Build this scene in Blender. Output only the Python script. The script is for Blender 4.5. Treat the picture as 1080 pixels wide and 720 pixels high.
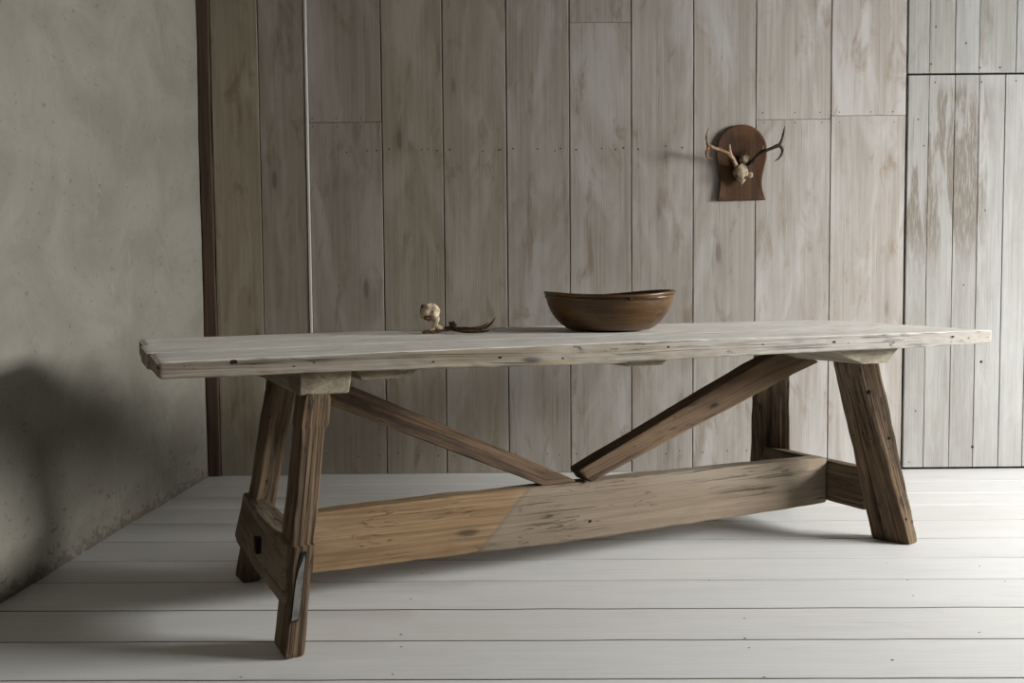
import bpy, bmesh, math, random
from mathutils import Vector, Matrix, noise
random.seed(7)
for o in list(bpy.data.objects): bpy.data.objects.remove(o, do_unlink=True)
scene = bpy.context.scene
COL = scene.collection

# ------------------------------------------------------------------ camera
F_PX, PITCH, ROLL, CAM_H = 966.255, 0.05508, -0.008355, 0.9195
cp, sp, cr, sr = math.cos(PITCH), math.sin(PITCH), math.cos(ROLL), math.sin(ROLL)
fwd = Vector((0, cp, -sp)); right = Vector((1, 0, 0)); up = right.cross(fwd)
r2 = cr*right + sr*up; u2 = -sr*right + cr*up
cam_data = bpy.data.cameras.new('camera'); cam = bpy.data.objects.new('camera', cam_data)
COL.objects.link(cam); scene.camera = cam
cam_data.sensor_width = 36; cam_data.lens = F_PX*36/1080; cam_data.clip_start = .05
m = Matrix((r2, u2, -fwd)).transposed().to_4x4(); m.translation = Vector((0, 0, CAM_H))
cam.matrix_world = m

# ------------------------------------------------------------------ light
scene.view_settings.view_transform = 'Standard'; scene.view_settings.look = 'None'
scene.view_settings.gamma = 1; scene.view_settings.use_curve_mapping = False
scene.view_settings.exposure = 0.0
world = bpy.data.worlds.new('world'); scene.world = world; world.use_nodes = True
world.node_tree.nodes['Background'].inputs[0].default_value = (.75, .85, 1, 1)
world.node_tree.nodes['Background'].inputs[1].default_value = .2
WX = 4.90                                    # inner face of the right wall
WIN = (1.30, 3.25, 0.80, 2.25)               # window opening: y0, y1, z0, z1
# overcast sky seen through the window: it starts above the sill line, so little light travels upwards
ld = bpy.data.lights.new('window_daylight', 'AREA'); ld.shape = 'RECTANGLE'
SKY_X, SKY = WX+1.3, (0.1, 4.1, 1.45, 3.6)
ld.size = SKY[3]-SKY[2]; ld.size_y = SKY[1]-SKY[0]; ld.energy = 2120; ld.color = (1.0, .995, .975)
lo = bpy.data.objects.new('window_daylight', ld); COL.objects.link(lo)
lo.location = (SKY_X, (SKY[0]+SKY[1])/2, (SKY[2]+SKY[3])/2)
lo.rotation_euler = (0, math.radians(90), 0)

# ------------------------------------------------------------------ material helpers
def new_mat(name):
    mt = bpy.data.materials.new(name); mt.use_nodes = True
    nt = mt.node_tree; nt.nodes.clear()
    out = nt.nodes.new('ShaderNodeOutputMaterial'); b = nt.nodes.new('ShaderNodeBsdfPrincipled')
    nt.links.new(b.outputs[0], out.inputs[0])
    return mt, nt, b
class G:
    def __init__(s, nt): s.nt = nt
    def link(s, a, b): s.nt.links.new(a, b)
    def attr(s, name, out='Vector'):
        n = s.nt.nodes.new('ShaderNodeAttribute'); n.attribute_name = name; return n.outputs[out]
    def mapv(s, v, scale, loc=(0, 0, 0)):
        n = s.nt.nodes.new('ShaderNodeMapping'); s.link(v, n.inputs['Vector'])
        n.inputs['Scale'].default_value = scale; n.inputs['Location'].default_value = loc; return n.outputs[0]
    def noise(s, v, scale=1, detail=6, rough=.55, dist=0):
        n = s.nt.nodes.new('ShaderNodeTexNoise'); s.link(v, n.inputs['Vector'])
        n.inputs['Scale'].default_value = scale; n.inputs['Detail'].default_value = detail
        n.inputs['Roughness'].default_value = rough; n.inputs['Distortion'].default_value = dist
        return n.outputs['Fac']
    def voro(s, v, scale=1):
        n = s.nt.nodes.new('ShaderNodeTexVoronoi'); s.link(v, n.inputs['Vector']); n.inputs['Scale'].default_value = scale
        return n.outputs['Distance'], n.outputs['Color']
    def ramp(s, f, a, b, lo=0., hi=1.):
        n = s.nt.nodes.new('ShaderNodeMapRange'); s.link(f, n.inputs[0]); n.interpolation_type = 'SMOOTHSTEP'
        n.inputs[1].default_value = a; n.inputs[2].default_value = b
        n.inputs[3].default_value = lo; n.inputs[4].default_value = hi; return n.outputs[0]
    def mix(s, f, a, b, mode='MIX'):
        n = s.nt.nodes.new('ShaderNodeMix'); n.data_type = 'RGBA'; n.blend_type = mode
        for i, v in ((0, f), (6, a), (7, b)):
            if isinstance(v, (int, float)): n.inputs[i].default_value = v
            elif isinstance(v, tuple): n.inputs[i].default_value = (*v, 1)
            else: s.link(v, n.inputs[i])
        return n.outputs[2]
    def math(s, op, a, b=0.):
        n = s.nt.nodes.new('ShaderNodeMath'); n.operation = op
        for i, v in enumerate((a, b)):
            if isinstance(v, (int, float)): n.inputs[i].default_value = v
            else: s.link(v, n.inputs[i])
        return n.outputs[0]
    def bump(s, h, b, strength=.4, dist=.004):
        n = s.nt.nodes.new('ShaderNodeBump'); n.inputs['Strength'].default_value = strength
        n.inputs['Distance'].default_value = dist; s.link(h, n.inputs['Height']); s.link(n.outputs[0], b.inputs['Normal'])

def wood(name, light, dark, patch=None, patch_amt=.5, stain=None, stain_amt=.5, crack=.6, knot=.6, grain=26,
         rough=.8, bump=.5, crack_col=(.02, .015, .01), contrast=1., knot_scale=(2.2, 7, 7), tint=False, spec=.25,
         worm=0., patch_scale=(1.3, 5, 5), split=None, worn=False, fine=.38, pits=0., cth=.63, wash=None):
    """weathered timber; the 'grain' attribute runs along x"""
    mt, nt, b = new_mat(name); g = G(nt); v = g.attr('grain')
    w = .5/contrast
    n1 = g.noise(g.mapv(v, (1.1, grain, grain)), 1, 7, .62, .5)
    col = g.mix(g.ramp(n1, .5-w*.45, .5+w*.45), dark, light)
    n2 = g.noise(g.mapv(v, patch_scale, (3, 1, 7)), 1, 5, .6, .8)
    n1b = g.noise(g.mapv(v, (2.6, grain*3.2, grain*3.2), (6, 1, 4)), 1, 5, .6, .3)
    col = g.mix(g.ramp(n1b, .40, .56, fine, 0), col, tuple(x*.45 for x in dark))
    if patch: col = g.mix(g.math('MULTIPLY', g.ramp(n2, .42, .68), patch_amt), col, patch)
    n3 = g.noise(g.mapv(v, (3.5, 11, 11), (9, 5, 2)), 1, 7, .65, .6)
    if stain: col = g.mix(g.math('MULTIPLY', g.ramp(n3, .52, .72), stain_amt), col, stain)
    h = g.math('ADD', g.math('MULTIPLY', n1, .5), g.math('MULTIPLY', n1b, .5))
    if split or worn:
        so = nt.nodes.new('ShaderNodeSeparateXYZ'); tc = nt.nodes.new('ShaderNodeTexCoord'); g.link(tc.outputs['Object'], so.inputs[0])
    if split:       # the far half of this timber has weathered to another tone, along a slanting edge
        e = g.math('ADD', g.math('SUBTRACT', so.outputs[0], g.math('MULTIPLY', so.outputs[2], .95)), g.math('MULTIPLY', g.math('SUBTRACT', n3, .5), .06))
        k = g.ramp(e, .862, .872)
        col = g.mix(k, g.mix(1., col, split[0], 'MULTIPLY'), g.mix(.55, col, split[1]))
        line = g.math('MULTIPLY', g.ramp(e, .852, .864), g.ramp(e, .868, .884, 1, 0))
        col = g.mix(g.math('MULTIPLY', line, .45), col, (.12, .10, .08))
    if worn:        # paint rubbed through in tall streaks on the first three boards
        nn = g.noise(g.mapv(v, (1.6, 15, 15), (2, 7, 3)), 1, 6, .65, .5)
        area = g.math('MULTIPLY', g.ramp(so.outputs[0], 2.30, 2.42, 1, .25), g.math('MULTIPLY', g.ramp(so.outputs[2], .95, 1.25, .25, 1), g.ramp(so.outputs[2], 1.86, 1.95, 1, .1)))
        nf = g.noise(g.mapv(v, (14, 120, 120)), 1, 4, .6)
        kk = g.math('MULTIPLY', g.math('MULTIPLY', g.ramp(nn, .45, .55), area), g.ramp(nf, .35, .55, .35, 1))
        col = g.mix(g.math('MULTIPLY', kk, .85), col, (.165, .14, .112))
    if knot:
        wv = g.mapv(v, knot_scale, (2.3, 4.1, 1.7))
        d, c = g.voro(wv)
        k = g.ramp(d, .05, .13, 1, 0)
        ring = g.ramp(d, .05, .30, 1, 0)
        sepn = nt.nodes.new('ShaderNodeSeparateColor'); g.link(c, sepn.inputs[0])
        keep = g.ramp(sepn.outputs[0], .45, .5)
        col = g.mix(g.math('MULTIPLY', g.math('MULTIPLY', ring, keep), knot*.35), col, tuple(x*.5 for x in dark))
        col = g.mix(g.math('MULTIPLY', g.math('MULTIPLY', k, keep), knot), col, crack_col)
    if crack:
        n4 = g.noise(g.mapv(v, (1.6, grain*2.6, grain*2.6), (4, 8, 1)), 1, 3, .6, .35)
        n5 = g.noise(g.mapv(v, (2.2, 6, 6), (1, 2, 9)), 1, 3, .5)
        c4 = g.math('MULTIPLY', g.ramp(n4, cth, cth+.06), g.ramp(n5, .45, .6))
        col = g.mix(g.math('MULTIPLY', c4, crack), col, crack_col)
        h = g.math('SUBTRACT', h, g.math('MULTIPLY', c4, .8))
    if pits:
        p1 = g.noise(g.mapv(v, (12, 75, 75), (2, 4, 6)), 1, 5, .7, .8)
        p2 = g.noise(g.mapv(v, (3, 10, 10), (8, 3, 5)), 1, 3, .5)
        pm_ = g.math('MULTIPLY', g.ramp(p1, .58, .66), g.ramp(p2, .42, .58))
        col = g.mix(g.math('MULTIPLY', pm_, pits), col, crack_col)
        h = g.math('SUBTRACT', h, pm_)
    if worm:
        d, c = g.voro(g.mapv(v, (24, 34, 34)))
        s2 = nt.nodes.new('ShaderNodeSeparateColor'); g.link(c, s2.inputs[0])
        wk = g.math('MULTIPLY', g.ramp(d, .06, .11, 1, 0), g.ramp(s2.outputs[1], .72, .74))
        col = g.mix(g.math('MULTIPLY', wk, worm), col, crack_col)
    if wash:        # whitewash still thick towards one end, worn off towards the other
        sw = nt.nodes.new('ShaderNodeSeparateXYZ'); tw_ = nt.nodes.new('ShaderNodeTexCoord'); g.link(tw_.outputs['Object'], sw.inputs[0])
        wn = g.ramp(g.math('ADD', g.math('MULTIPLY', sw.outputs[0], .30), g.noise(g.mapv(v, (4, 30, 30)), 1, 6, .65)), .72, 1.15)
        col = g.mix(g.math('MULTIPLY', wn, .8), col, g.mix(.35, wash, col))
    if tint: col = g.mix(1., col, g.attr('tint', 'Color'), 'MULTIPLY')
    g.link(col, b.inputs['Base Color']); b.inputs['Roughness'].default_value = rough
    b.inputs['Specular IOR Level'].default_value = spec
    g.bump(h, b, bump, .004)
    return mt

def plain(name, col, rough=.8, var=.25, scale=20, bump=.2, spec=.3, col2=None, dist=.002):
    mt, nt, b = new_mat(name); g = G(nt)
    tc = nt.nodes.new('ShaderNodeTexCoord'); v = tc.outputs['Object']
    n = g.noise(v, scale, 6, .6)
    c2 = col2 or tuple(x*(1-var) for x in col)
    g.link(g.mix(g.ramp(n, .35, .65), c2, col), b.inputs['Base Color'])
    b.inputs['Roughness'].default_value = rough; b.inputs['Specular IOR Level'].default_value = spec
    g.bump(n, b, bump, dist)
    return mt

M = {}
M['dark'] = plain('dark_gap', (.010, .008, .006), .95)
M['nail'] = plain('nail_head', (.022, .018, .015), .7)
M['board'] = wood('limewashed_board', (.298, .281, .263), (.222, .203, .181), patch=(.345, .341, .337), patch_amt=.8,
                  stain=(.16, .12, .083), stain_amt=.7, crack=.4, knot=.6, grain=48, rough=.75, bump=.3, tint=True,
                  contrast=.8, knot_scale=(1.9, 7, 7), crack_col=(.10, .075, .055), spec=.3, fine=.16)
M['door'] = wood('worn_white_board', (.37, .368, .36), (.305, .30, .29), patch=(.40, .40, .395), patch_amt=.5,
                 stain=(.27, .25, .225), stain_amt=.45, crack=.6, knot=.3, grain=50, rough=.7, bump=.3, tint=True,
                 contrast=.8, knot_scale=(1.6, 9, 9), crack_col=(.16, .14, .12), worn=True, fine=.22)
M['panel'] = wood('grey_worn_board', (.36, .36, .35), (.28, .276, .262), patch=(.41, .41, .40), patch_amt=.6,
                 stain=(.20, .18, .155), stain_amt=.6, crack=.6, knot=.3, grain=50, rough=.7, bump=.3, tint=True,
                 contrast=.8, knot_scale=(1.6, 9, 9), crack_col=(.12, .10, .085), fine=.22)
M['post'] = wood('dark_brown_post', (.085, .054, .036), (.048, .030, .020), crack=.5, knot=0, grain=40, rough=.85)
M['pale_strip'] = wood('pale_lit_edge', (.52, .51, .48), (.38, .36, .33), crack=.3, knot=0, grain=40)  # pale paint, with the light this proud edge catches put into the colour
M['floor'] = wood('white_painted_floorboard', (.68, .68, .668), (.63, .628, .612), patch=(.70, .70, .69), patch_amt=.5,
                  stain=(.56, .55, .52), stain_amt=.4, crack=.3, knot=.15, grain=36, rough=.5, bump=.2, tint=True,
                  contrast=.5, crack_col=(.34, .32, .29), spec=.35, fine=.10)
M['top'] = wood('scrubbed_pine_top', (.86, .84, .79), (.70, .665, .60), patch=(.88, .865, .83), patch_amt=.6,
                stain=(.32, .27, .20), stain_amt=.35, crack=.75, knot=.4, grain=60, rough=.7, bump=.45,
                contrast=.9, crack_col=(.12, .10, .08), worm=.5, fine=.22, cth=.60)
M['top_edge'] = wood('scrubbed_pine_edge', (.345, .305, .25), (.175, .147, .11), patch=(.31, .24, .16), patch_amt=.7,
                stain=(.15, .11, .075), stain_amt=.7, crack=1., knot=.9, grain=70, rough=.85, bump=1.,
                contrast=1.1, crack_col=(.02, .015, .011), worm=.9, knot_scale=(3, 11, 11), pits=.9, cth=.55, wash=(.42, .41, .39))
M['leg'] = wood('aged_pine_leg', (.185, .122, .072), (.052, .032, .019), patch=(.21, .155, .10), patch_amt=.55,
                stain=(.030, .020, .014), stain_amt=.85, crack=1., knot=.8, grain=90, rough=.88, bump=1.4,
                contrast=1.4, worm=.95, fine=.55, pits=.8, cth=.58)
M['brace'] = wood('aged_pine_brace', (.165, .105, .062), (.055, .034, .021), patch=(.20, .13, .073), patch_amt=.6,
                stain=(.035, .022, .015), stain_amt=.9, crack=1., knot=.9, grain=70, rough=.8, bump=.8, worm=.8,
                contrast=1.2, knot_scale=(5, 12, 12), pits=.75, cth=.59)
M['beam'] = wood('pale_pine_stretcher', (.30, .222, .145), (.185, .127, .077), patch=(.30, .255, .20), patch_amt=.7,
                stain=(.15, .10, .06), stain_amt=.6, crack=.8, knot=.7, grain=60, rough=.8, bump=.8, contrast=1.,
                worm=.9, knot_scale=(2.4, 8, 8), patch_scale=(.9, 2.5, 2.5), split=((.98, .88, .75), (.17, .142, .11)), pits=.35, cth=.61)
M['rail'] = wood('pine_rail', (.20, .145, .093), (.075, .051, .032), patch=(.22, .175, .122), patch_amt=.6,
                stain=(.06, .042, .028), stain_amt=.7, crack=.9, knot=.6, grain=70, rough=.82, bump=.9, worm=.8, pits=.7, cth=.59)
M['bearer'] = wood('grey_pine_bearer', (.30, .25, .175), (.165, .13, .085), patch=(.31, .28, .225), patch_amt=.6,
                stain=(.09, .065, .042), stain_amt=.55, crack=.8, knot=.4, grain=60, rough=.85, bump=.6, pits=.5)
M['grey'] = plain('grey_filler', (.125, .122, .108), .75, .4, 30, .3)
M['bowl'] = wood('turned_brown_wood', (.125, .060, .015), (.034, .015, .005), stain=(.010, .005, .003), stain_amt=.8,
                 patch=(.13, .062, .016), patch_amt=.5, crack=.5, knot=.3, grain=22, rough=.34, bump=.15, spec=.45,
                 knot_scale=(6, 9, 9), fine=.3)
M['plaque'] = wood('brown_shield_wood', (.085, .040, .018), (.036, .017, .009), stain=(.012, .007, .005), stain_amt=.75,
                   patch=(.115, .052, .020), patch_amt=.6, crack=.4, knot=.0, grain=40, rough=.6, bump=.2, spec=.2,
                   patch_scale=(4, 8, 8))
M['bone'] = plain('weathered_bone', (.42, .36, .25), .7, .5, 60, .5, col2=(.17, .12, .07))
M['bone_white'] = plain('bleached_bone', (.62, .54, .42), .7, .5, 55, .5, col2=(.36, .25, .14))
M['antler'] = plain('brown_antler', (.15, .085, .04), .55, .5, 70, .6, col2=(.045, .025, .013))
M['antler_dark'] = plain('dark_antler', (.045, .027, .016), .5, .5, 70, .6, col2=(.015, .009, .006))
M['antler_tip'] = plain('tan_antler', (.27, .16, .085), .5, .5, 60, .5, col2=(.13, .07, .035))
M['ceiling'] = plain('ceiling_plaster', (.13, .12, .11), .9, .15, 4, .2)
M['far_wall'] = plain('unseen_wall_plaster', (.07, .065, .058), .9, .15, 4, .2)

def plaster():
    mt, nt, b = new_mat('grey_lime_plaster'); g = G(nt)
    tc = nt.nodes.new('ShaderNodeTexCoord'); v = tc.outputs['Object']
    a = g.noise(g.mapv(v, (1, 1.6, 2.2)), 1.4, 7, .62, .7)
    col = g.mix(g.ramp(a, .34, .66), (.190, .178, .148), (.236, .225, .190))
    c = g.noise(g.mapv(v, (1, 4, 2.2), (3, 3, 3)), 2.6, 8, .7, 1.2)
    col = g.mix(g.math('MULTIPLY', g.ramp(c, .55, .72), .4), col, (.28, .272, .242))
    e = g.noise(g.mapv(v, (1, 7, 3.2), (7, 1, 3)), 3.4, 8, .7, 1.6)
    col = g.mix(g.math('MULTIPLY', g.ramp(e, .60, .74), .3), col, (.13, .117, .093))
    # chips and grime, more of them low on the wall where boots and brooms reach
    s = nt.nodes.new('ShaderNodeSeparateXYZ'); g.link(v, s.inputs[0])
    low = g.ramp(s.outputs[2], .02, .42, 1, 0)
    k = g.noise(g.mapv(v, (1, 9, 11), (1, 9, 4)), 2.8, 6, .62, .8)
    km = g.math('MULTIPLY', g.ramp(k, .60, .66), low)
    col = g.mix(g.math('MULTIPLY', km, .75), col, (.10, .062, .04))
    k2 = g.noise(g.mapv(v, (1, 5, 9), (4, 2, 8)), 4.5, 6, .65, .4)
    km2 = g.ramp(g.math('ADD', k2, g.ramp(s.outputs[2], 0, .075, .22, 0)), .60, .70)
    col = g.mix(g.math('MULTIPLY', km2, .55), col, (.09, .058, .04))
    d, cc = g.voro(g.mapv(v, (3, 3, 3), (0, .4, .2)), 1.0)
    col = g.mix(g.math('MULTIPLY', g.ramp(d, .018, .03, 1, 0), .8), col, (.05, .035, .025))
    g.link(col, b.inputs['Base Color']); b.inputs['Roughness'].default_value = .82
    b.inputs['Specular IOR Level'].default_value = .25
    h = g.math('ADD', g.math('MULTIPLY', a, .8), g.math('ADD', g.math('MULTIPLY', e, .5), g.math('MULTIPLY', km, -.4)))
    g.bump(h, b, .55, .012)
    return mt
M['plaster'] = plaster()

# ------------------------------------------------------------------ mesh helpers
class Mesh:
    """collects geometry with per-vertex 'grain' and 'tint' attributes"""
    def __init__(s): s.v = []; s.g = []; s.t = []; s.f = []; s.m = []
    def vert(s, co, grain=(0, 0, 0), tint=(1, 1, 1)):
        s.v.append(tuple(co)); s.g.append(tuple(grain)); s.t.append((*tint, 1)); return len(s.v)-1
    def face(s, idx, mi=0): s.f.append(tuple(idx)); s.m.append(mi)
    def build(s, name, mats, parent=None, smooth=True, angle=35):
        me = bpy.data.meshes.new(name); me.from_pydata(s.v, [], s.f)
        for mt in (mats if isinstance(mats, (list, tuple)) else [mats]): me.materials.append(mt)
        a = me.attributes.new('grain', 'FLOAT_VECTOR', 'POINT'); a.data.foreach_set('vector', [c for q in s.g for c in q])
        a = me.attributes.new('tint', 'FLOAT_COLOR', 'POINT'); a.data.foreach_set('color', [c for q in s.t for c in q])
        me.polygons.foreach_set('material_index', s.m)
        bm = bmesh.new(); bm.from_mesh(me); bmesh.ops.recalc_face_normals(bm, faces=bm.faces); bm.to_mesh(me); bm.free()
        if smooth:
            me.polygons.foreach_set('use_smooth', [True]*len(me.polygons)); me.set_sharp_from_angle(angle=math.radians(angle))
        o = bpy.data.objects.new(name, me); COL.objects.link(o)
        if parent: o.parent = parent
        return o
    def box(s, a, b, grain_axis=2, tint=(1, 1, 1), mi=0, off=None):
        off = off or [random.uniform(0, 50) for _ in range(3)]
        ids = []
        for x in (a[0], b[0]):
            for y in (a[1], b[1]):
                for z in (a[2], b[2]):
                    p = (x, y, z); q = [p[grain_axis]]+[p[i] for i in range(3) if i != grain_axis]
                    ids.append(s.vert(p, [q[i]+off[i] for i in range(3)], tint))
        for f in ((0, 1, 3, 2), (4, 6, 7, 5), (0, 4, 5, 1), (2, 3, 7, 6), (0, 2, 6, 4), (1, 5, 7, 3)):
            s.face([ids[i] for i in f], mi)
    def spot(s, c, n, r, mi):
        """a small nail head or hole: low dome"""
        n = Vector(n).normalized(); a = n.orthogonal().normalized(); b = n.cross(a); k = 8
        top = s.vert(Vector(c)+n*r*.3); ring = [s.vert(Vector(c)+(a*math.cos(t*math.tau/k)+b*math.sin(t*math.tau/k))*r) for t in range(k)]
        for i in range(k): s.face((top, ring[i], ring[(i+1) % k]), mi)

def nz(v, seed=0.): return noise.noise(Vector(v)+Vector((seed, seed*1.7, seed*.3)))

def timber(sections, r=.006, amp=.0012, seg=.016, seed=None, nside=8, wear=.5, freq=(4, 28), M_=None, mi=0, side_mi=None):
    """loft a rounded, worn, four-cornered section through cross sections [(c00,c10,c11,c01), ...] given in order"""
    seed = random.uniform(0, 90) if seed is None else seed
    S = [[Vector(c) for c in s] for s in sections]
    ms = M_ or Mesh(); off = [random.uniform(0, 60) for _ in range(3)]
    cen = [sum(s, Vector())/4 for s in S]
    rows = []; dist = 0
    for i in range(len(S)-1):
        L = (cen[i+1]-cen[i]).length; n = max(1, int(L/seg))
        for k in range(n + (1 if i == len(S)-2 else 0)):
            t = k/n; rows.append(([S[i][j].lerp(S[i+1][j], t) for j in range(4)], dist+L*t))
        dist += L
    total = dist; rings = []
    # extra rings near both ends so the ends round over
    first, last = rows[0], rows[-1]
    allrows = []
    for c, d in rows: allrows.append((c, d, 0.))
    e = r*.9
    allrows = [(first[0], 0., e), ] + [(first[0], e*.8, e*.25)] + [q for q in allrows if e*1.2 < q[1] < total-e*1.2] + \
              [(last[0], total-e*.8, e*.25), (last[0], total, e)]
    axis0 = (cen[1]-cen[0]).normalized(); axis1 = (cen[-1]-cen[-2]).normalized()
    for idx, (c, d, inset) in enumerate(allrows):
        c = [q.copy() for q in c]
        if idx == 1: c = [q+axis0*e*.8 for q in c]
        if idx == len(allrows)-2: c = [q-axis1*e*.8 for q in c]
        W = (c[1]-c[0]).length; H = (c[3]-c[0]).length
        wear_r = r*(1+wear*(nz((d*6, 0, 0), seed)+nz((d*17, 3, 0), seed)))
        rr = max(.0012, min(wear_r, W*.4, H*.4))
        per = []
        def side(n, L):
            t = [0, .25*rr, .6*rr, rr]; a = [rr+(L-2*rr)*k/n for k in range(1, n)]
            return t+a+[L-rr, L-.6*rr, L-.25*rr]
        nw = max(2, int(nside*min(1, W/.08))) if W > .05 else 3; nw = nside; nh = nside
        for x in side(nw, W): per.append((x, 0))
        for y in side(nh, H): per.append((W, y))
        for x in side(nw, W): per.append((W-x, H))
        for y in side(nh, H): per.append((0, H-y))
        ring = []
        cc = sum(c, Vector())/4; ax = (cen[-1]-cen[0]).normalized()
        for x, y in per:
            qx, qy = min(max(x, rr), W-rr), min(max(y, rr), H-rr)
            dx, dy = x-qx, y-qy; l = math.hypot(dx, dy)
            if l > 1e-9 : x2, y2 = qx+dx/l*rr, qy+dy/l*rr
            else: x2, y2 = x, y
            if inset:
                x2 += (W/2-x2)/(W/2)*inset; y2 += (H/2-y2)/(H/2)*inset
            u, v = x2/W, y2/H
            p = c[0]*(1-u)*(1-v)+c[1]*u*(1-v)+c[2]*u*v+c[3]*(1-u)*v
            out = (p-cc); out -= ax*out.dot(ax)
            if out.length > 1e-6: out.normalize()
            gx = (d*freq[0], x2*freq[1], y2*freq[1])
            p = p + out*amp*(1.2*nz(gx, seed)+.6*nz((gx[0]*3.1, gx[1]*2.6, gx[2]*2.6), seed+5))
            ring.append(ms.vert(p, (d+off[0], x2+off[1], y2+off[2])))
        rings.append(ring)
    n = len(rings[0]); per_side = n//4
    for a, b in zip(rings, rings[1:]):
        for i in range(n):
            mm = mi
            if side_mi and (i//per_side) in side_mi: mm = side_mi[i//per_side]
            ms.face((a[i], a[(i+1) % n], b[(i+1) % n], b[i]), mm)
    for ring, s in ((rings[0], 1), (rings[-1], -1)):
        mm = side_mi.get('end', mi) if side_mi else mi
        cvec = sum((Vector(ms.v[i]) for i in ring), Vector())/n; g0 = ms.g[ring[0]]
        inner = []
        for i in ring:
            p = Vector(ms.v[i]).lerp(cvec, .5); g = ms.g[i]
            inner.append(ms.vert(p, (g[0], g[1]*.5+(off[1]+.03)*.5, g[2]*.5+(off[2]+.03)*.5)))
        cv = ms.vert(cvec, (g0[0], off[1]+.03, off[2]+.03))
        for k in range(n):
            q = (k+1) % n
            ms.face((ring[k], ring[q], inner[q], inner[k]), mm); ms.face((inner[k], inner[q], cv), mm)
    return ms

def tube(ms, pts, radii, mi=0, k=10, amp=.12, seed=0, sub=5, flat=1.):
    """smooth tapering limb through the points, with a bumpy surface"""
    P = [Vector(p) for p in pts]
    def cr_(a, b, c, d, t):
        return .5*((2*b)+(c-a)*t+(2*a-5*b+4*c-d)*t*t+(3*b-a-3*c+d)*t**3)
    line = []
    for i in range(len(P)-1):
        a = P[max(i-1, 0)]; d = P[min(i+2, len(P)-1)]
        for s in range(sub):
            t = s/sub; line.append((cr_(a, P[i], P[i+1], d, t), radii[i]*(1-t)+radii[i+1]*t))
    line.append((P[-1], radii[-1]))
    rings = []; nrm = None
    for i, (p, r) in enumerate(line):
        tan = (line[min(i+1, len(line)-1)][0]-line[max(i-1, 0)][0]).normalized()
        nrm = tan.orthogonal() if nrm is None else nrm-tan*nrm.dot(tan)
        nrm.normalize(); b = tan.cross(nrm); ring = []
        for j in range(k):
            a = j*math.tau/k; dr = nrm*math.cos(a)+b*math.sin(a)
            rr = r*(1+amp*nz(p*60+dr*1.5, seed))
            ring.append(ms.vert(p+dr*rr, (i*.01, j*.01, 0)))
        rings.append(ring)
    for a, b in zip(rings, rings[1:]):
        for j in range(k): ms.face((a[j], a[(j+1) % k], b[(j+1) % k], b[j]), mi)
    for ring, p, s in ((rings[0], line[0], -1), (rings[-1], line[-1], 1)):
        t = (line[1][0]-line[0][0]).normalized() if s < 0 else (line[-1][0]-line[-2][0]).normalized()
        c = ms.vert(p[0]+t*s*p[1]*.6)
        for j in range(k): ms.face((ring[j], ring[(j+1) % k], c), mi)

def blob(ms, c, rad, rot=(0, 0, 0), mi=0, amp=.12, f=30, seed=0, shape=None, nu=20, nv=14):
    from mathutils import Euler
    R = Euler(rot).to_matrix(); ids = []
    for i in range(nv+1):
        th = math.pi*i/nv; row = []
        for j in range(nu):
            ph = math.tau*j/nu
            d = Vector((math.sin(th)*math.cos(ph), math.sin(th)*math.sin(ph), math.cos(th)))
            k = 1+amp*nz(d*2.2, seed)
            q = Vector((d.x*rad[0], d.y*rad[1], d.z*rad[2]))*k
            if shape: q = shape(d, q)
            row.append(ms.vert(Vector(c)+R@q))
        ids.append(row)
    for i in range(nv):
        for j in range(nu): ms.face((ids[i][j], ids[i][(j+1) % nu], ids[i+1][(j+1) % nu], ids[i+1][j]), mi)

def struct(o): o['kind'] = 'structure'; return o
def thing(name, label, cat, loc=(0, 0, 0), rz=0):
    o = bpy.data.objects.new(name, None); COL.objects.link(o); o.location = loc; o.rotation_euler = (0, 0, rz)
    o.empty_display_size = .1; o['label'] = label; o['category'] = cat; return o

# ------------------------------------------------------------------ room
XL, YB, XR, YF, ZC = -1.530, 4.593, WX, -1.4, 2.55
# floor: painted boards running across the room
fl = Mesh()
fl.box((XL-.1, YF-.1, -.06), (XR+.2, YB+.2, -.024), 0, mi=1)
edges = [-1.5, -1.25, -1.0, -.74, -.49, -.23, .02, .28, .53, .79, 1.05, 1.31, 1.57, 1.85, 2.128, 2.370, 2.608, 2.868, 3.098, 3.345, 3.610, 3.86, 4.09, 4.34, 4.70]
gaps = {14: .0065, 15: .007, 16: .0085, 17: .006, 18: .006, 19: .008, 20: .008, 21: .004, 22: .005, 23: .003}
SL = -.045                                   # the boards run very slightly askew to the back wall
for i in range(len(edges)-1):
    g0 = gaps.get(i, .004)/2; g1 = gaps.get(i+1, .004)/2
    nx = 140; off = (random.uniform(0, 40), random.uniform(0, 40), random.uniform(0, 9))
    tn = 1+random.uniform(-.025, .02); tint = (tn, tn, tn*random.uniform(.985, 1.005))
    rows = []
    for k in range(nx+1):
        x = XL-.02+(XR+.06-XL)*k/nx
        j0 = (g0*.9)*nz((x*5, i*3, 0)); j1 = g1*.9*nz((x*5, i*3+3, 0))
        s = SL*(x)*.55*.5
        y0 = edges[i]+g0+s+j0; y1 = edges[i+1]-g1+s+j1
        b = .0016; hh = .0004*nz((x*1.2, i*7., 0))
        col = []
        for y, z in ((y0, -.022), (y0, -b), (y0+b*1.3, hh), ((y0+y1)/2, hh*1.5+.0003), (y1-b*1.3, hh), (y1, -b), (y1, -.022)):
            col.append(fl.vert((x, y, z), (x+off[0], y+off[1], z+off[2]), tint))
        rows.append(col)
    for a, b_ in zip(rows, rows[1:]):
        for j in range(6): fl.face((a[j], a[j+1], b_[j+1], b_[j]), 1 if j in (0, 5) else 0)
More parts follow.
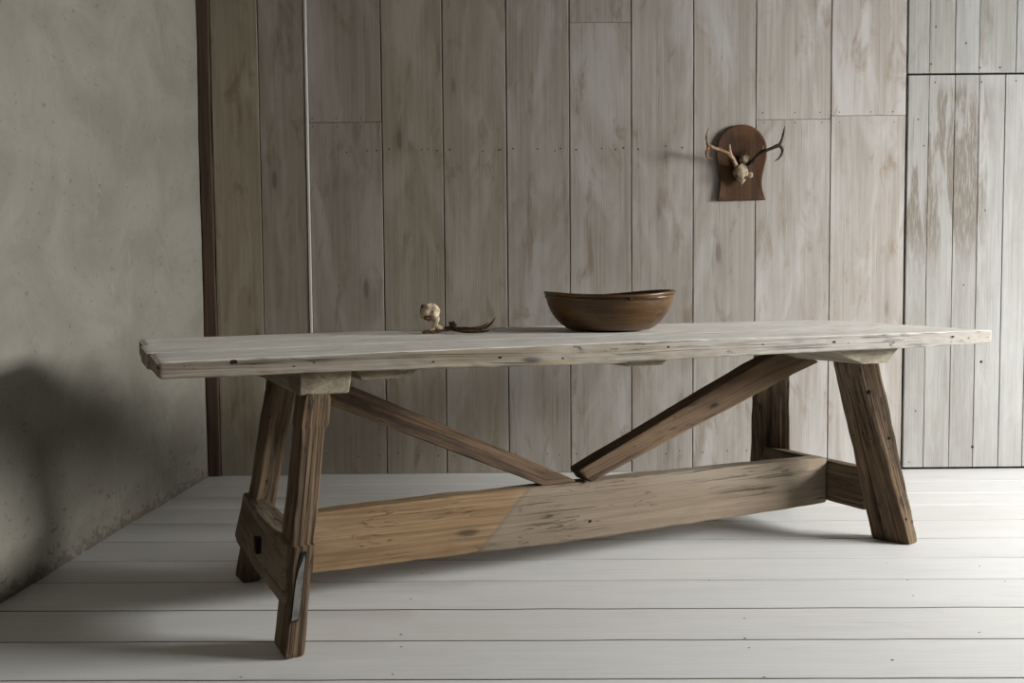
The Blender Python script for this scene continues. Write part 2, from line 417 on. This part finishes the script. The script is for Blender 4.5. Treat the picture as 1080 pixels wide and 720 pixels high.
for x, y in ((-.305, 2.416), (-.294, 2.33), (-.294, 2.159), (.618, 2.852), (.643, 2.515), (.608, 2.369), (.602, 2.305), (.592, 2.126),
             (1.246, 3.016), (1.193, 2.693), (1.239, 2.395), (-.657, 2.15), (.934, 2.219), (1.536, 2.976), (1.535, 2.818), (1.53, 2.62),
             (-.31, 2.70), (-.30, 2.95), (1.24, 2.84)):
    fl.spot((x, y, .0006), (0, 0, 1), random.uniform(.0028, .0042), 1)
struct(fl.build('floor', [M['floor'], M['dark']]))

# left wall: lime plaster, gently uneven
wl = Mesh(); ny, nzv = 120, 60; grid = []
for i in range(ny+1):
    y = YF+(YB+.03-YF)*i/ny; row = []
    for j in range(nzv+1):
        z = -.01+(ZC+.02)*j/nzv
        x = XL+.007*nz((0, y*1.3, z*1.1))+.003*nz((0, y*5, z*4), 3)-.004
        if z < .05: x += .004*nz((0, y*11, 0), 9)
        row.append(wl.vert((x, y, z)))
    grid.append(row)
for i in range(ny):
    for j in range(nzv): wl.face((grid[i][j], grid[i+1][j], grid[i+1][j+1], grid[i][j+1]))
bk = [wl.vert((XL-.15, YF, -.01)), wl.vert((XL-.15, YB+.03, -.01)), wl.vert((XL-.15, YB+.03, ZC+.01)), wl.vert((XL-.15, YF, ZC+.01))]
wl.face(bk)
struct(wl.build('wall_left', M['plaster']))

# back wall: wide limewashed boards with nails
wb = Mesh()
wb.box((XL-.1, YB+.020, -.02), (XR+.2, YB+.12, ZC), 2, mi=1)
def tone(a, k=1.): return tuple(x*k for x in a)
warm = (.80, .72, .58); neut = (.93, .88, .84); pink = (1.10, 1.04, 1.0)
def board(x0, x1, z0, z1, y, tint, gap=.0035, ms=wb, mi=0, seed=None):
    """one board with softened long edges"""
    seed = random.uniform(0, 30); off = [random.uniform(0, 50) for _ in range(3)]
    n = max(2, int((z1-z0)/.06)); rows = []
    for k in range(n+1):
        z = z0+(z1-z0)*k/n
        a = x0+gap/2+.0011*nz((seed, z*3, 0)); b = x1-gap/2+.0011*nz((seed+9, z*3, 0)); e = .0022
        bow = .0015*nz((seed, z*.8, 4))
        row = []
        for x, yy in ((a, y+.018), (a, y+e), (a+e*1.2, y+bow*.4), (a*.75+b*.25, y+bow), (a*.25+b*.75, y+bow), (b-e*1.2, y+bow*.4), (b, y+e), (b, y+.018)):
            row.append(ms.vert((x, yy, z), (z+off[0], x+off[1], yy+off[2]), tint))
        rows.append(row)
    for a, b in zip(rows, rows[1:]):
        for j in range(7): ms.face((a[j], a[j+1], b[j+1], b[j]), mi)
    for r_ in (rows[0], rows[-1]): ms.face(r_, mi)
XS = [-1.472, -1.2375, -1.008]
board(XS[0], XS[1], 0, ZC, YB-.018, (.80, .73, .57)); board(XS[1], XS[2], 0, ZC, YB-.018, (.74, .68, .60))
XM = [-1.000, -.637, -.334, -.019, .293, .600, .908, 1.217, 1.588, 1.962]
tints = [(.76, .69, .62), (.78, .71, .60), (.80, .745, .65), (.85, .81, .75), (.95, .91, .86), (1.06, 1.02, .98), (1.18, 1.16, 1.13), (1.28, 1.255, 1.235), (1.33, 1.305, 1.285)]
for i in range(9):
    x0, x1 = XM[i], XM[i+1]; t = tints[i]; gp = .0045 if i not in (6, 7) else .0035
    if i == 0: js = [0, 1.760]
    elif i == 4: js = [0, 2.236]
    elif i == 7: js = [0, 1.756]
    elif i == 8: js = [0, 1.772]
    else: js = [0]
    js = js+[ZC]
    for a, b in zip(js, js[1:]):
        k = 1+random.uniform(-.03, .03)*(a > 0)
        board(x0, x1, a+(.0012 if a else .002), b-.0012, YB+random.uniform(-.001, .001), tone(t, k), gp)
# the stretch above the plank door
XD = [1.966, 2.071, 2.197, 2.317, 2.50, 2.66, 2.80, 2.94, 3.08, 3.22, 3.36]
up_t = [(.97, .96, .93), (.93, .91, .87), (1, 1, 1), (.96, .95, .92), (1, 1, 1), (.86, .85, .8)]+[(.9, .9, .86)]*5
for (a, b), t in zip(zip(XD, XD[1:]), up_t):
    board(a, b, 1.9755, ZC, YB-.004, t, .0016, mi=3)
for a, b in ((3.36, 3.58), (3.58, 3.82), (3.82, 4.08), (4.08, 4.32), (4.32, 4.6), (4.6, 4.8), (4.8, 5.0)): board(a, b, .002, ZC, YB, (1.1, 1.05, 1.0))
for a, b in ((3.115, 3.24), (3.24, 3.36)): board(a, b, .002, 1.9725, YB, (1.1, 1.05, 1.0))
for i, x in enumerate(XM[1:6]):
    for dx in (-.035, .035): wb.spot((x+dx+random.uniform(-.01, .01), YB-.001, 1.622+random.uniform(-.006, .006)), (0, -1, 0), .0042, 2)
for x0, x1 in zip(XM[:7], XM[1:8]):
    for dx in (.04, (x1-x0)/2+.02, x1-x0-.05):
        wb.spot((x0+dx+random.uniform(-.02, .02), YB-.001, .10+random.uniform(-.012, .012)), (0, -1, 0), .0034, 2)
        if dx > .1: wb.spot((x0+dx+random.uniform(-.03, .03), YB-.001, 1.622+random.uniform(-.01, .01)), (0, -1, 0), .0036, 2)
for x in (-.98, -.86, -.74): 
    for dz in (-.02, .02): wb.spot((x, YB-.001, 1.76+dz), (0, -1, 0), .0032, 2)
for x in (1.26, 1.42, 1.54, 1.64, 1.78, 1.90):
    for dz in (-.025, .025): wb.spot((x+random.uniform(-.01, .01), YB-.001, 1.765+dz), (0, -1, 0), .0032, 2)
for x, z in ((2.10, 2.2), (2.25, 2.12), (2.32, 2.0), (2.08, 2.02), (2.42, 2.0)): wb.spot((x, YB-.005, z), (0, -1, 0), .0045, 2)
struct(wb.build('wall_back', [M['board'], M['dark'], M['nail'], M['panel']]))

# dark upright post in the corner and the pale edge strip
pm = timber([[(-1.532, YB-.035, z), (-1.4735+.0025*math.sin(z*3), YB-.035, z), (-1.4735+.0025*math.sin(z*3), YB+.02, z), (-1.532, YB+.02, z)] for z in (0., .6, 1.2, 1.8, ZC)],
            r=.004, amp=.003, seg=.05, nside=4)
struct(pm.build('trim_1', M['post']))
pm = timber([[(-1.0085, YB-.022, z), (-.9985, YB-.022, z), (-.9985, YB+.012, z), (-1.0085, YB+.012, z)] for z in (.002, ZC)],
            r=.0015, amp=.0012, seg=.05, nside=2)
struct(pm.build('trim_2', M['pale_strip']))

# plank door filling the right of the wall
dr = Mesh()
DX = [1.968, 2.071, 2.199, 2.3195, 2.448, 2.570, 2.70, 2.83, 2.98, 3.11]
dt = [(.93, .92, .89), (.95, .94, .91), (.93, .92, .90), (1.0, 1.0, .98), (1.02, 1.02, 1.0), (.97, .96, .93), (1, 1, 1), (1, 1, 1), (1, 1, 1)]
dg = {4: .005}
for i, ((a, b), t) in enumerate(zip(zip(DX, DX[1:]), dt)):
    board(a, b, .014, 1.9645, YB-.006, t, .0016 if i not in (3, 4) else .0028, ms=dr)
for x, z in ((2.355, .545), (2.319, .115), (2.03, .30), (2.0, .04), (2.02, 1.75), (2.05, 1.62), (2.36, 1.3), (2.26, .93), (2.10, 1.93), (2.33, 1.93), (2.5, 1.935)):
    dr.spot((x, YB-.0065, z), (0, -1, 0), .0075 if z in (.545, .115) else .004, 1)
struct(dr.build('door_1', [M['door'], M['nail']]))

# right wall with its window opening, near wall and ceiling
y0, y1, z0, z1 = WIN
wr = Mesh()
for a, b in (((XR, YF, -.02), (XR+.2, y0, ZC)), ((XR, y1, -.02), (XR+.2, YB+.12, ZC)), ((XR, y0, -.02), (XR+.2, y1, z0)), ((XR, y0, z1), (XR+.2, y1, ZC))):
    wr.box(a, b)
struct(wr.build('wall_right', M['far_wall'], smooth=False))
wf = Mesh(); wf.box((XL-.15, YF-.15, -.02), (XR+.2, YF, ZC)); struct(wf.build('wall_front', M['far_wall'], smooth=False))
ce = Mesh(); ce.box((XL-.15, YF-.15, ZC), (XR+.2, YB+.12, ZC+.12)); struct(ce.build('ceiling', M['ceiling'], smooth=False))

# ------------------------------------------------------------------ the table
TA = .4324
T0 = Vector((-.81514, 2.09787, 0))
table = thing('trestle_table', 'long rustic pine trestle table with scrubbed pale top and splayed brown legs on white floorboards', 'table', T0, TA)

# tabletop: three thick planks
tt = Mesh()
def zb(x): # underside
    K = [(0, .7235), (.43, .722), (.8, .716), (1.2, .710), (1.45, .7145), (2.0, .7165), (2.4, .716), (2.8, .720)]
    for (a, p), (b, q) in zip(K, K[1:]):
        if x <= b: return p+(q-p)*max(0, (x-a))/(b-a)
    return K[-1][1]
def ztop(x, y): # the old top is slightly cupped: its back edge stands proud
    return .766+.015*(y/.85)+.0045*math.exp(-((x-1.35)/.7)**2)-.003*max(0, 1-(x/.5))
planks = [(-.004, .282, .000, 2.782), (.283, .566, -.007, 2.800), (.5675, .862, .002, 2.806)]
for pi, (ya, yb, xa, xb) in enumerate(planks):
    xs = [xa+(xb-xa)*k/16 for k in range(17)]
    secs = []
    for x in xs:
        fx = .004*nz((x*2.3, 0, 0), 3) if pi == 0 else 0
        A = ya+fx; 
        B = yb
        if pi == 2 and x > 2.6: B = yb
        secs.append([(x, A, zb(x)), (x, B, zb(x)), (x, B, ztop(x, B)), (x, A, ztop(x, A))])
    timber(secs, r=.006 if pi != 1 else .004, amp=.0026 if pi == 0 else .0018, seg=.010, nside=14, wear=1.1, freq=(11, 34), M_=tt, mi=1,
           side_mi={0: 1, 1: 1, 2: 0, 3: 1, 'end': 1})
for x, z, rad in ((.17, .757, .013), (.058, .752, .005), (.86, .742, .007), (.67, .738, .005), (.31, .741, .005), (.36, .748, .004), (1.40, .752, .006),
                  (1.75, .748, .007), (2.04, .747, .009), (2.10, .741, .006), (2.58, .748, .010), (2.66, .742, .005), (2.3, .735, .005), (1.05, .732, .006), (1.22, .747, .005)):
    kk = Vector((x, -.0052, z)); n_ = 9; c_ = tt.vert(kk+Vector((0, -.0012, 0)))    # ragged dark knots and worm holes
    rg = [tt.vert(kk+Vector((rad*.75*math.cos(q*math.tau/n_)*random.uniform(.6, 1.5), 0, rad*.42*math.sin(q*math.tau/n_)*random.uniform(.6, 1.3)))) for q in range(n_)]
    for q in range(n_): tt.face((c_, rg[q], rg[(q+1) % n_]), 2)
tt.build('tabletop', [M['top'], M['top_edge'], M['dark']], table)

# bearers and battens under the top
def xbar(name, xa, xb, ya, yb, za, zc, bevel=0, both=True, mat='bearer', zlo=None):
    """bar running across the table, its ends cut back like a boat"""
    s = []
    for y, up_ in ((ya, bevel), (ya+bevel*1.3+.001, 0), (yb-bevel*1.3-.001, 0), (yb, bevel)):
        s.append([(xa, y, za+up_*.55), (xb, y, za+up_*.55), (xb, y, zc), (xa, y, zc)])
    return timber(s, r=.004, amp=.0015, nside=6).build(name, M[mat], table)
ms = timber([[(.333, .045, .662), (.458, .045, .662), (.470, .045, .7235), (.333, .045, .7235)], [(.333, .83, .662), (.458, .83, .662), (.470, .83, .7235), (.333, .83, .7235)]], r=.004, amp=.002, nside=6)
ms.build('bearer', M['bearer'], table)
ms = timber([[(2.235, .06, .662), (2.345, .06, .662), (2.405, .06, .7165), (2.07, .06, .7165)], [(2.235, .85, .662), (2.345, .85, .662), (2.405, .85, .7165), (2.07, .85, .7165)]], r=.004, amp=.002, nside=6)
ms.build('bearer', M['bearer'], table)
for xa, xb, zl in ((.486, .650, .692), (1.29, 1.44, .694)):
    zt = .7215 if xa < 1 else .7125
    ms = timber([[(xa+.01, y, zl), (xb-.025, y, zl), (xb, y, zt), (xa-.012, y, zt)] for y in (.05, .80)], r=.003, amp=.0015, nside=6)
    ms.build('batten', M['bearer'], table)

# legs, each section: outer-front, inner-front, inner-back, outer-back
def lerp4(A, B, t): return [Vector(a).lerp(Vector(b), t) for a, b in zip(A, B)]
def leg(top, foot, steps=(), seed=0, r=.006, amp=.0022):
    """steps: (t, (shift of outer side, inner side, front side)) measured from the top"""
    secs = []; last = (0, 0, 0)
    ts = sorted(set([0, 1]+[s[0] for s in steps]))
    def sec(t, sh):
        q = lerp4(top, foot, t)
        ox = (q[1]-q[0]).normalized(); oy = (q[3]-q[0]).normalized()
        q[0] += ox*sh[0]+oy*sh[2]; q[3] += ox*sh[0]; q[1] += -ox*sh[1]+oy*sh[2]; q[2] += -ox*sh[1]
        return q
    sh = (0, 0, 0)
    secs.append(sec(0, steps[0][1] if steps and steps[0][0] == 0 else sh))
    sh = steps[0][1] if steps and steps[0][0] == 0 else sh
    for t, s in steps:
        if t == 0: continue
        secs.append(sec(t-.006, sh)); secs.append(sec(t+.006, s)); sh = s
    secs.append(sec(1, sh))
    return timber(secs, r=r, amp=amp, seed=seed, nside=9, wear=.9, freq=(6, 34))
LF = leg([(.343, .035, .666), (.412, .048, .666), (.412, .155, .666), (.343, .150, .666)],
         [(.268, .028, 0), (.334, .038, 0), (.332, .162, 0), (.262, .156, 0)],
         [(0, (0, -.004, 0)), (.13, (.003, .004, .003)), (.575, (.012, .003, .004))], seed=4)
# lower part steps back where the rail is lapped on
o = LF.build('leg', M['leg'], table)
LB = leg([(.362, .53, .666), (.430, .53, .666), (.430, .64, .666), (.355, .63, .666)],
         [(.277, .712, 0), (.337, .715, 0), (.335, .81, 0), (.265, .80, 0)], seed=11)
LB.build('leg', M['leg'], table)
RF = leg([(2.392, .142, .664), (2.328, .176, .664), (2.256, .226, .664), (2.33, .26, .664)],
         [(2.556, .104, 0), (2.499, .090, 0), (2.447, .217, 0), (2.515, .235, 0)], seed=21)
RF.build('leg', M['leg'], table)
RB = leg([(2.400, .605, .664), (2.362, .628, .664), (2.270, .672, .664), (2.33, .70, .664)],
         [(2.50, .70, 0), (2.465, .745, 0), (2.435, .90, 0), (2.50, .92, 0)], seed=31)
RB.build('leg', M['leg'], table)

# low rails tying each pair of legs
ms = timber([[(.283, .060, .125), (.345, .060, .125), (.352, .060, .290), (.290, .060, .290)],
             [(.270, .40, .128), (.345, .40, .128), (.350, .40, .290), (.280, .40, .285)],
             [(.262, .72, .130), (.335, .72, .130), (.345, .72, .280), (.290, .72, .276)],
             [(.268, .80, .140), (.335, .80, .140), (.345, .80, .275), (.300, .80, .272)]], r=.008, amp=.002, nside=8)
lr = ms.build('rail', M['rail'], table)
ph = Mesh(); ph.box((.262, .335, .195), (.290, .368, .238)); ph.build('peg_hole', M['dark'], lr, smooth=False)
ms = timber([[(2.402, .215, .112), (2.452, .215, .112), (2.452, .215, .262), (2.402, .215, .262)],
             [(2.402, .80, .112), (2.452, .80, .112), (2.452, .80, .262), (2.402, .80, .262)]], r=.004, amp=.002, nside=8)
ms.build('rail', M['rail'], table)

# long stretcher: slightly waney along its lower edge
secs = []
for k in range(24):
    x = .346+(2.398-.346)*k/23
    zt = .276+.009*math.sin(math.pi*min(1, k/23))*.9+.002*nz((x*4, 0, 0)); zl = .104-.014*math.sin(math.pi*k/23)+.003*nz((x*5, 5, 0))
    secs.append([(x, .392, zl), (x, .455, zl), (x, .455, zt), (x, .392, zt)])
timber(secs, r=.006, amp=.002, seg=.014, nside=9, wear=.9).build('stretcher', M['beam'], table)
def holes(pts, n):
    for p, rad in pts:
        h = Mesh(); h.spot(p, n, rad, 0); h.build('peg_hole', M['dark'], table, smooth=False)
holes([((.362, .3895, .172), .009), ((1.36, .3895, .150), .005)], (0, -1, 0))
def on_face(A, B, a, b, t, u, out=.0015):    # point on a leg's face: A,B top corners, a,b foot corners
    p = Vector(A).lerp(Vector(a), t).lerp(Vector(B).lerp(Vector(b), t), u)
    n = (Vector(B)-Vector(A)).cross(Vector(a)-Vector(A)).normalized()
    return p, n
rf = ((2.328, .176, .664), (2.392, .142, .664), (2.499, .090, 0), (2.556, .104, 0))
for t, u, rad in ((.17, .10, .009), (.42, .55, .006), (.86, .25, .006), (.88, .75, .006)):
    p, n = on_face(*rf, t, u)
    if n.y > 0: n = -n
    holes([(p+n*.0012, rad)], n)

# diagonal braces from the stretcher up to the bearers
def brace(p_top, p_low, th, name='brace', r=.005, ytop=(.395, .447), cut=0, twist=0):
    pass
bl = [[(1.305, .398, .284), (1.305, .448, .284), (1.312, .448, .290), (1.312, .398, .290)],
      [(1.188, .398, .285), (1.188, .448, .285), (1.215, .448, .338), (1.215, .398, .338)],
      [(.497, .398, .590), (.497, .448, .590), (.545, .448, .648), (.545, .398, .648)],
      [(.415, .398, .628), (.415, .448, .628), (.450, .448, .690), (.450, .398, .690)]]
timber(bl, r=.004, amp=.002, seg=.014, nside=8, wear=.8).build('brace', M['brace'], table)
br = [[(1.353, .372, .283), (1.353, .470, .283), (1.323, .470, .322), (1.323, .398, .322)],
      [(2.13, .372, .575), (2.13, .470, .575), (2.06, .470, .645), (2.06, .398, .645)],
      [(2.335, .372, .645), (2.335, .470, .645), (2.215, .470, .702), (2.215, .398, .702)]]
timber(br, r=.004, amp=.002, seg=.014, nside=8, wear=.8).build('brace', M['brace'], table)

# grey filler let into the near leg's front, in a dark slot
q0 = [Vector(a).lerp(Vector(b), .0) for a, b in zip(((.268, .028, 0),), ((.343, .035, .666),))]
def lf_front(z, u, dy=0):
    t = 1-z/.666; a = Vector((.343, .035, .666)).lerp(Vector((.268, .028, 0)), t); b = Vector((.412, .048, .666)).lerp(Vector((.334, .038, 0)), t)
    p = a.lerp(b, u); p.y += .004+dy; p.z = z; return p
fm = Mesh()
def slab(ms, outline, d0, d1, mi=0):
    f = [ms.vert(lf_front(z, u, d0)) for u, z in outline]; b = [ms.vert(lf_front(z, u, d1)) for u, z in outline]
    ms.face(f, mi); ms.face(b[::-1], mi); n = len(f)
    for i in range(n): ms.face((f[i], f[(i+1) % n], b[(i+1) % n], b[i]), mi)
out1 = [(.26, .092), (.575, .095), (.62, .13), (.64, .20), (.65, .268), (.46, .268), (.36, .235), (.29, .19)]
out2 = [(.29, .098), (.545, .100), (.585, .135), (.60, .20), (.61, .25), (.56, .262), (.50, .245), (.40, .225), (.32, .19)]
slab(fm, out1, -.0015, .02, 1); slab(fm, out2, -.003, .02, 0)
fm.build('filler_patch', [M['grey'], M['dark']], table, smooth=False)

# ------------------------------------------------------------------ wooden bowl on the table
def tw(x, y, z=0): return T0+Vector((math.cos(TA)*x-math.sin(TA)*y, math.sin(TA)*x+math.cos(TA)*y, z))
BC = tw(1.500, .495, 0); BC.z = ztop(1.5, .495)+.004
bowl = thing('dough_bowl', 'wide dark brown turned wooden bowl with a warped rim, standing on the table', 'bowl', BC)
def bowl_mesh():
    ms = Mesh(); K = 96
    RX, RY = .224, .20
    prof = [(0, .004, 0), (.30, .003, 0), (.52, .000, 0), (.61, .002, 0), (.68, .010, 0), (.765, .026, 0), (.84, .046, 0), (.90, .070, 0),
            (.938, .092, 0), (.955, .108, 0), (.956, .112, 0), (.960, .115, 0), (.975, .118, 0), (.985, .123, 0), (.975, .1265, 0), (.968, .128, 0),
            (.990, .132, 0), (.996, .137, 0), (.985, .1405, 0), (.96, .141, 0), (.945, .137, 0), (.93, .128, 0), (.90, .105, 0),
            (.83, .066, 0), (.74, .040, 0), (.60, .022, 0), (.40, .015, 0), (.2, .013, 0)]
    rings = []
    for pi, (rf, z, _) in enumerate(prof):
        ring = []; z *= .935
        if rf == 0: rings.append([ms.vert((0, 0, z), (0, 0, 0))]); continue
        for j in range(K):
            a = j*math.tau/K; ca, sa = math.cos(a), math.sin(a)
            k = z/.14
            # the rim has warped: high at the left and right ends, dipped at the near side
            zz = z+k*k*(.0035*ca*ca-.0125*max(0, -sa)**2-.0105*max(0, sa)**2+.014*max(0, sa)*max(0, ca))
            lean = -.006*k if ca < 0 else .004*k
            x = ca*rf*RX*(1+.006*nz((ca*2, sa*2, z*9), 3))+lean*abs(ca); y = sa*rf*RY*(1+.01*nz((ca*2, sa*2, z*9), 7))
            ring.append(ms.vert((x, y, zz), (x*1., y*1., z*3)))
        rings.append(ring)
    for a, b in zip(rings, rings[1:]):
        if len(a) == 1:
            for j in range(K): ms.face((a[0], b[j], b[(j+1) % K]))
        else:
            for j in range(K): ms.face((a[j], a[(j+1) % K], b[(j+1) % K], b[j]))
    c = ms.vert((0, 0, .0125), (0, 0, 0))
    for j in range(K): ms.face((rings[-1][j], rings[-1][(j+1) % K], c))
    return ms
bowl_mesh().build('bowl_body', M['bowl'], bowl, angle=60)
ch = Mesh(); blob(ch, (.045, -.1905, .1075), (.010, .006, .005), amp=.3, seed=2, nu=12, nv=8); ch.build('rim_chip', M['antler_dark'], bowl)

# ------------------------------------------------------------------ antler with a piece of skull, on the table
zt = ztop(.95, .6)
A0 = tw(.90, .60, 0); A0.z = zt+.0015
PX = 3.06/966.                               # metres per photo pixel at the antler's distance
ant = thing('shed_antler', 'weathered antler with pale skull knob lying on the table beside the bowl', 'antler', A0)
def ap(px, py, d=0):                         # sketch frame: pixels right of 462, above 352
    return Vector(((px-462)*PX, d, (352-py)*PX+.0))
ms = Mesh()
tube(ms, [ap(448, 350.5, -.012), ap(455, 350, -.008), ap(463, 349.5, 0), ap(472, 347.5, .004), ap(478, 346.5, .004)], [.0035, .0055, .0065, .0075, .0085], 0, seed=1, amp=.3)
tube(ms, [ap(478, 346.5, .004), ap(485, 347, 0), ap(497, 347.0, -.008), ap(508, 347, -.012), ap(514, 346, -.014), ap(520, 341, -.016), ap(524, 335.5, -.018)], [.0075, .0062, .0055, .005, .0046, .0036, .0012], 0, seed=2, amp=.25)
tube(ms, [ap(500, 347.3, .010), ap(508, 346, .016), ap(513, 343.5, .02), ap(516, 341.5, .022)], [.0045, .0042, .0034, .001], 0, seed=3, amp=.25)
tube(ms, [ap(480, 348, .004), ap(492, 350, -.02), ap(505, 350, -.034), ap(514, 349.5, -.04), ap(518, 348.5, -.042)], [.006, .005, .0045, .0035, .0012], 0, seed=4, amp=.25)
ms.build('antler_beam', M['antler'], ant)
ms = Mesh()
blob(ms, ap(479.5, 344, .004), (.0115, .011, .0120), amp=.7, seed=5, nu=24, nv=18)
tube(ms, [ap(478, 345, .004), ap(476.3, 341, .004), ap(475.5, 339.8, .004)], [.006, .004, .0015], 0, seed=8)
ms.build('burr', M['antler_dark'], ant)
ms = Mesh()
def knob(d, q):                              # hollow, cut-off skull end facing left
    k = (abs(d.x)**3.4+abs(d.y)**3.4+abs(d.z)**3.4)**(-1/3.4); q = q*(1+(k-1)*.85)
    q.x = max(q.x, -.0275)
    return q
blob(ms, ap(455.5, 329.5, 0), (.0315, .021, .0255), (0, math.radians(12), 0), 0, .26, seed=12, shape=knob, nu=28, nv=20)
tube(ms, [ap(461, 336, 0), ap(461.5, 341, 0), ap(459, 346, 0), ap(455, 349.5, -.004)], [.0165, .0090, .0075, .0065], 0, k=12, seed=6, amp=.3)
tube(ms, [ap(460, 343, 0), ap(464, 345.5, 0), ap(470, 347.5, .002), ap(474, 347.5, .004)], [.0085, .0075, .0055, .0045], 0, seed=7, amp=.3)
ms.build('skull_fragment', M['bone_white'], ant)
ms = Mesh()
blob(ms, ap(446.9, 327.0, -.001), (.0034, .0155, .0190), (0, math.radians(8), 0), 0, .2, seed=14)
ms.build('cut_face', M['antler_dark'], ant)
ms = Mesh()
blob(ms, ap(454.5, 335.5, -.012), (.0175, .0110, .0095), (0, math.radians(16), 0), 0, .5, seed=17)
ms.build('dark_hollow', M['antler'], ant)

# ------------------------------------------------------------------ trophy plaque on the back wall
PW = 4.593/966.
tro = thing('trophy_plaque', 'brown arched wooden plaque with small deer skull and antlers hung on the board wall', 'plaque', (1.150, YB-.0015, 1.36))
def wp(px, py, d=0):                         # photo pixel on the wall -> plaque frame (x right, z up, d out of the wall)
    k = (4.593-d)/4.593                      # sized for where it stands out from the wall
    X = 1.150+(px-782.2)*PW; Z = 1.36+(210.2-py)*PW
    return Vector((X*k-1.150, -d, CAM_H+(Z-CAM_H)*k-1.36))
outline = [(756.6, 210.5), (758.2, 200), (758.9, 191), (758.3, 181), (756.3, 172), (755.5, 164), (755.6, 156), (757.6, 148), (761.8, 141), (767.5, 136), (775, 132.8), (782.8, 131.9),
           (790.5, 133.2), (797.5, 137), (803, 143), (806.5, 149.5), (808, 157), (807.8, 165.5), (806, 174), (803.8, 184), (803.2, 193), (804.6, 202), (807.3, 209.8)]
# round the outline with Catmull-Rom
def smooth_loop(P, sub=4, corners=(0, -1)):
    n = len(P); Q = []
    for i in range(n-1):
        a, b, c, d = P[max(i-1, 0)], P[i], P[i+1], P[min(i+2, n-1)]
        for s in range(sub):
            t = s/sub
            Q.append(tuple(.5*((2*b[k])+(c[k]-a[k])*t+(2*a[k]-5*b[k]+4*c[k]-d[k])*t*t+(3*b[k]-a[k]-3*c[k]+d[k])*t**3) for k in (0, 1)))
    Q.append(P[-1])
    a, b = P[-1], P[0]
    for s in range(1, 8): Q.append(tuple(a[k]+(b[k]-a[k])*s/8 for k in (0, 1)))
    return Q
L2 = smooth_loop(outline); cx = sum(p[0] for p in L2)/len(L2); cy = sum(p[1] for p in L2)/len(L2)
ms = Mesh(); lay = []
for sc, d in ((1, 0), (1, .016), (.985, .020), (.93, .0215), (.90, .0205), (.6, .0205), (.3, .0205)):
    lay.append([ms.vert(wp(cx+(x-cx)*sc, cy+(y-cy)*sc, d), (-wp(x, y).z*sc*1., wp(x, y).x*sc, d)) for x, y in L2])
for a, b in zip(lay, lay[1:]):
    for i in range(len(L2)): ms.face((a[i], a[(i+1) % len(L2)], b[(i+1) % len(L2)], b[i]))
c = ms.vert(wp(cx, cy, .0205), (0, 0, 0)); c2 = ms.vert(wp(cx, cy, 0), (0, 0, 0))
for i in range(len(L2)):
    ms.face((lay[-1][i], lay[-1][(i+1) % len(L2)], c)); ms.face((lay[0][i], lay[0][(i+1) % len(L2)], c2))
ms.build('backboard', M['plaque'], tro)
# skull: rounded braincase above, face tapering to the nose, eye sockets
ms = Mesh()
blob(ms, wp(785.0, 168.3, .042), (.027, .024, .026), amp=.15, seed=3)
def face_shape(d, q):
    t = max(0, -d.z); q.x *= (1-.78*t**1.1); q.y *= (1-.35*t); return q
blob(ms, wp(781.3, 183.2, .054), (.035, .027, .053), (0, math.radians(-4), 0), amp=.16, seed=8, shape=face_shape, nu=24, nv=20)
blob(ms, wp(790.5, 184, .044), (.014, .015, .014), amp=.3, seed=5)
blob(ms, wp(774.6, 181, .046), (.010, .013, .016), amp=.3, seed=6)
ms.build('skull', M['bone'], tro)
ms = Mesh()
blob(ms, wp(777.6, 185.2, .0700), (.0085, .007, .0095), amp=.2, seed=1, nu=12, nv=8)
ms.build('eye_socket', M['antler_dark'], tro)
ms = Mesh()
blob(ms, wp(785.8, 186.2, .0700), (.0080, .007, .0095), amp=.2, seed=2, nu=12, nv=8)
ms.build('eye_socket', M['antler_dark'], tro)
def antler(name, main, rad, forks, mat, tipmat):
    ms = Mesh(); tube(ms, [wp(*p) for p in main], rad, 0, seed=3, amp=.3)
    for pts, rr, mi in forks: tube(ms, [wp(*p) for p in pts], rr, mi, seed=5, amp=.25)
    ms.build('antler', [M[mat], M[tipmat]], tro)
antler('antler', [(777, 177, .05), (774, 170, .062), (770.5, 164, .074), (766.5, 161, .092), (762, 158.8, .10), (755, 156.6, .11), (748.5, 154.3, .116)], [.0125, .0105, .0095, .0085, .008, .0085, .0115],
       [([(771, 164.5, .074), (769.6, 159, .086), (769.3, 152.3, .094)], [.0085, .0068, .0028], 1),
        ([(748, 155, .116), (745.6, 149, .118), (745, 142.5, .116), (747.3, 135, .112)], [.0095, .0065, .0050, .0015], 0),
        ([(748, 154, .116), (745, 159, .118), (745, 164.5, .12), (748, 166.7, .122), (751.5, 167, .124)], [.0095, .0065, .0055, .0040, .0015], 0),
        ([(748, 155.5, .116), (744, 156.8, .12), (741.5, 157, .122)], [.007, .004, .0012], 1)], 'antler_tip', 'bone')
antler('antler', [(787, 176, .05), (791, 172, .062), (796, 167, .074), (801, 161.5, .088), (806, 159.3, .10), (813, 156.5, .11), (821, 153.5, .116)], [.0135, .0125, .0105, .009, .0085, .0085, .0110],
       [([(801, 162, .086), (803, 157.5, .094), (803.8, 153.6, .098)], [.0085, .0062, .0028], 1),
        ([(821, 154, .116), (823.6, 148, .118), (825.2, 141, .116), (826.4, 134.2, .112)], [.0095, .0068, .0052, .0015], 0),
        ([(821, 153, .116), (824, 157.5, .118), (823.6, 162.5, .12), (820.5, 167, .122), (816.5, 169.6, .124)], [.0095, .0072, .0060, .0045, .0015], 0)], 'antler_dark', 'antler_tip')
